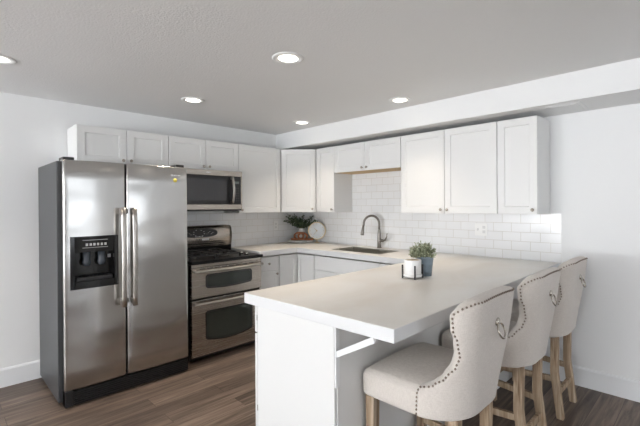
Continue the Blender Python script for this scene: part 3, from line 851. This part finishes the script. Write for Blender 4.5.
# blue-grey bucket with bushy sage plant
px, py = 2.699, -1.232
t = thing('potted_plant', (px, py, ZW), 'bushy sage-green plant in a blue-grey metal bucket', 'plant')
MB().lathe([(0, 0), (.044, 0), (.0445, .003), (.047, .03), (.049, .032), (.0475, .035), (.052, .075), (.054, .077), (.0525, .080), (.058, .122), (.0605, .125), (.0605, .130), (.056, .130), (.052, .11), (0, .11)], (px, py, ZW), seg=36).build('bucket', M['bucket'], t)
def leafy(m, p, d, ln, wd, mi=0):
    d = d.normalized(); a = Vector((random.uniform(-1, 1), random.uniform(-1, 1), random.uniform(-1, 1)))
    u = d.cross(a).normalized()*wd/2; nrm = u.cross(d).normalized()*wd*.18
    v = [m.bm.verts.new(q) for q in (p, p+d*ln*.3+u*.85+nrm, p+d*ln*.65+u+nrm, p+d*ln, p+d*ln*.65-u+nrm, p+d*ln*.3-u*.85+nrm)]
    mid1 = m.bm.verts.new(p+d*ln*.5)
    for i in range(6): m.face([v[i], v[(i+1) % 6], mid1], mi, True)
def leafmat(name, c1, c2):
    m_ = mat(name, c1, .6); nt, b, N, L = nodes(m_); mp = mapped(nt, N, L, (60, 60, 60)); n = N('ShaderNodeTexNoise'); n.inputs['Scale'].default_value = 1
    L(mp.outputs[0], n.inputs['Vector']); r = ramp(N, [(.35, c1), (.65, c2)]); L(n.outputs['Fac'], r.inputs[0]); L(r.outputs[0], b.inputs['Base Color']); return m_
M['leaf'] = leafmat('sage_leaf_mottled', (.20, .24, .14), (.55, .57, .42))
m, sm = MB(), MB()
c0 = Vector((px-.014, py-.012, ZW+.118))
for k in range(140):
    th = random.uniform(0, 2*PI); ph = math.acos(random.uniform(-.1, 1)); L_ = random.uniform(.065, .090)
    dd = Vector((math.sin(ph)*math.cos(th)*1.05, math.sin(ph)*math.sin(th)*1.05, math.cos(ph)*1.0+.25))
    tip = c0+dd*L_; base_ = c0+Vector((dd.x*.02, dd.y*.02, -.005))
    sm.tube([base_, (base_+tip)/2+Vector((0, 0, .006)), tip], .0011, 4)
    for q in range(11):
        a = .3+.7*q/10; p = base_.lerp(tip, a)
        leafy(m, p, dd+Vector((random.uniform(-1, 1), random.uniform(-1, 1), random.uniform(-.6, 1)))*.9, random.uniform(.011, .017), random.uniform(.008, .012))
m.build('foliage', M['leaf'], t); sm.build('stem', M['stem'], t)
# white planter on a black wire stand
px, py = 2.690, -1.368
t = thing('planter_on_stand', (px, py, ZW), 'white cylinder planter in a black four-legged stand', 'planter')
MB().lathe([(0, .028), (.053, .028), (.056, .031), (.057, .118), (.055, .1205), (.051, .119), (.050, .112), (0, .112)], (px, py, ZW), seg=36).build('pot', M['white'], t)
MB().lathe([(0, .1122), (.0495, .1122), (.048, .116), (0, .117)], (px, py, ZW), seg=28).build('fill', M['cream'], t)
MB().lathe([(.0, .012), (.060, .012), (.062, .014), (.062, .026), (.060, .0275), (0, .0275)], (px, py, ZW), seg=36).build('saucer', M['white'], t)
m = MB()
for k in range(4):
    a = -.76+k*PI/2; cx, cy = px+.0665*math.cos(a), py+.0665*math.sin(a)
    m.box(cx-.0042, cx+.0042, cy-.0042, cy+.0042, 0+ZW, ZW+.088, .001)
for k in range(2):
    a = -.76+k*PI/2; v = Vector((math.cos(a), math.sin(a), 0))*.064; c = Vector((px, py, ZW+.0085))
    m.tube([c-v, c+v], .0028, 6)
m.build('stand', mat('black_wire', (.03, .028, .03), .5), t)
# corner: marble plate, wooden link, vase of eucalyptus, clock
px, py = .205, -.212
t = thing('round_tray', (px, py, ZW), 'round white marble tray in the worktop corner', 'tray')
MB().lathe([(0, .012), (.05, .012), (.05, 0), (.07, 0), (.07, .012), (.168, .014), (.172, .018), (.172, .028), (.168, .030), (0, .029)], (px, py, ZW), seg=48).build('slab', M['marble'], t)
zt_ = ZW+.0305
t = thing('wooden_chain', (.25, -.27, zt_), 'brown carved wooden chain links lying on the round tray', 'ornament')
def link(cen, rx, rz, ang, tilt, th):
    m = MB(); pts = []
    for k in range(28):
        a = 2*PI*k/28; p = Vector((rx*math.cos(a), 0, rz*math.sin(a)))
        p = Matrix.Rotation(tilt, 3, 'X') @ p; p = Matrix.Rotation(ang, 3, 'Z') @ p; pts.append(p+Vector(cen))
    lo = min(p.z for p in pts); pts = [p-Vector((0, 0, lo-zt_-th)) for p in pts]
    m.tube(pts, th, 10, closed=True); m.build('link', M['redwood'], t)
ang = PI/4
link((.185, -.275, 0), .062, .046, ang, PI/2*.98, .0125)
link((.225, -.262, 0), .058, .044, ang+.2, .15, .0125)
link((.268, -.235, 0), .058, .044, ang-.1, .30, .0125)
link((.318, -.180, 0), .055, .044, ang, PI/2*.98, .0125)
px, py = .165, -.168
t = thing('vase_of_greenery', (px, py, zt_), 'white vase with dark green eucalyptus on the round tray', 'plant')
MB().lathe([(0, 0), (.040, 0), (.055, .02), (.062, .055), (.055, .09), (.036, .115), (.030, .135), (.034, .15), (.029, .149), (.026, .135), (.03, .11), (0, .10)], (px, py, zt_), seg=32).build('vase', M['white'], t)
m, sm = MB(), MB(); c0 = Vector((px, py, zt_+.13))
M['leaf_dark'] = leafmat('eucalyptus_leaf_mottled', (.020, .045, .018), (.085, .125, .065))
for k in range(44):
    th = random.uniform(0, 2*PI); sp = random.uniform(.04, .17)
    if k > 32: th = random.uniform(-2.3, -1.2); sp = random.uniform(.12, .22)
    u = Vector((math.cos(th)*sp, math.sin(th)*sp, random.uniform(.05, .22)))
    tip = c0+u; tip.x = max(.035, tip.x); tip.y = min(-.035, tip.y); tip.z = min(tip.z, 1.342)
    if k < 3: tip = c0+Vector((.20+.02*k, .11-.02*k, .07+.03*k)); tip.y = min(-.04, tip.y)
    md = c0.lerp(tip, .5)+Vector((0, 0, .03)); md.z = min(md.z, 1.33)
    sm.tube([c0, md, tip], .0016, 5)
    for q in range(14):
        a = .25+.75*q/13; p = c0.lerp(md, a*2) if a < .5 else md.lerp(tip, a*2-1)
        dd = Vector((random.uniform(-1, 1), random.uniform(-1, 1), random.uniform(-1, .6)))
        if p.x < .06: dd.x = abs(dd.x)
        if p.y > -.06: dd.y = -abs(dd.y)
        if p.z > 1.32: dd.z = -abs(dd.z)
        leafy(m, p, dd, random.uniform(.026, .036), random.uniform(.016, .024))
m.build('foliage', M['leaf_dark'], t); sm.build('stem', M['stem'], t)
cx, cy, cz = .392, -.100, 1.112
nd = Vector((.62, -.78, 0)).normalized(); rd_ = Vector((nd.y*-1, nd.x, 0))
t = thing('desk_clock', (cx, cy, ZW), 'round white desk clock with gold rim in front of the greenery', 'clock')
MB().lathe([(0, -.022), (.108, -.022), (.114, -.016), (.114, .006), (.112, .010), (.107, .010), (.105, .004), (0, .004)], (cx, cy, cz), nd, 56).build('rim', M['gold'], t)
MB().lathe([(0, .0042), (.1045, .0042), (.1045, .0055), (0, .0055)], (cx, cy, cz), nd, 56).build('dial', M['face'], t)
m = MB(); c = Vector((cx, cy, cz))+nd*.0075
def hand(an, ln, w):
    d_ = rd_*math.sin(an)+Vector((0, 0, 1))*math.cos(an); u = (rd_*math.cos(an)-Vector((0, 0, 1))*math.sin(an))*w
    n2 = nd*.0008
    m.hexa([c-u-d_*.01-n2, c+u-d_*.01-n2, c+u*.4+d_*ln-n2, c-u*.4+d_*ln-n2], [c-u-d_*.01+n2, c+u-d_*.01+n2, c+u*.4+d_*ln+n2, c-u*.4+d_*ln+n2])
hand(-.75, .05, .003); hand(-2.5, .072, .0022)
for k in range(12):
    an = 2*PI*k/12; d_ = rd_*math.sin(an)+Vector((0, 0, 1))*math.cos(an); u = (rd_*math.cos(an)-Vector((0, 0, 1))*math.sin(an))*.0015; n2 = nd*.0008; c2 = c-nd*.001
    m.hexa([c2-u+d_*.082-n2, c2+u+d_*.082-n2, c2+u+d_*.093-n2, c2-u+d_*.093-n2], [c2-u+d_*.082+n2, c2+u+d_*.082+n2, c2+u+d_*.093+n2, c2-u+d_*.093+n2])
m.build('hand', mat('hand_brass', (.45, .30, .10), .4, 1), t)
m = MB().tube([(cx, cy, ZW+.008), (cx, cy, cz-.112)], .005, 10)
m.lathe([(0, 0), (.03, 0), (.03, .005), (.008, .009), (0, .009)], (cx, cy, ZW), seg=24); m.build('stand', M['gold'], t)
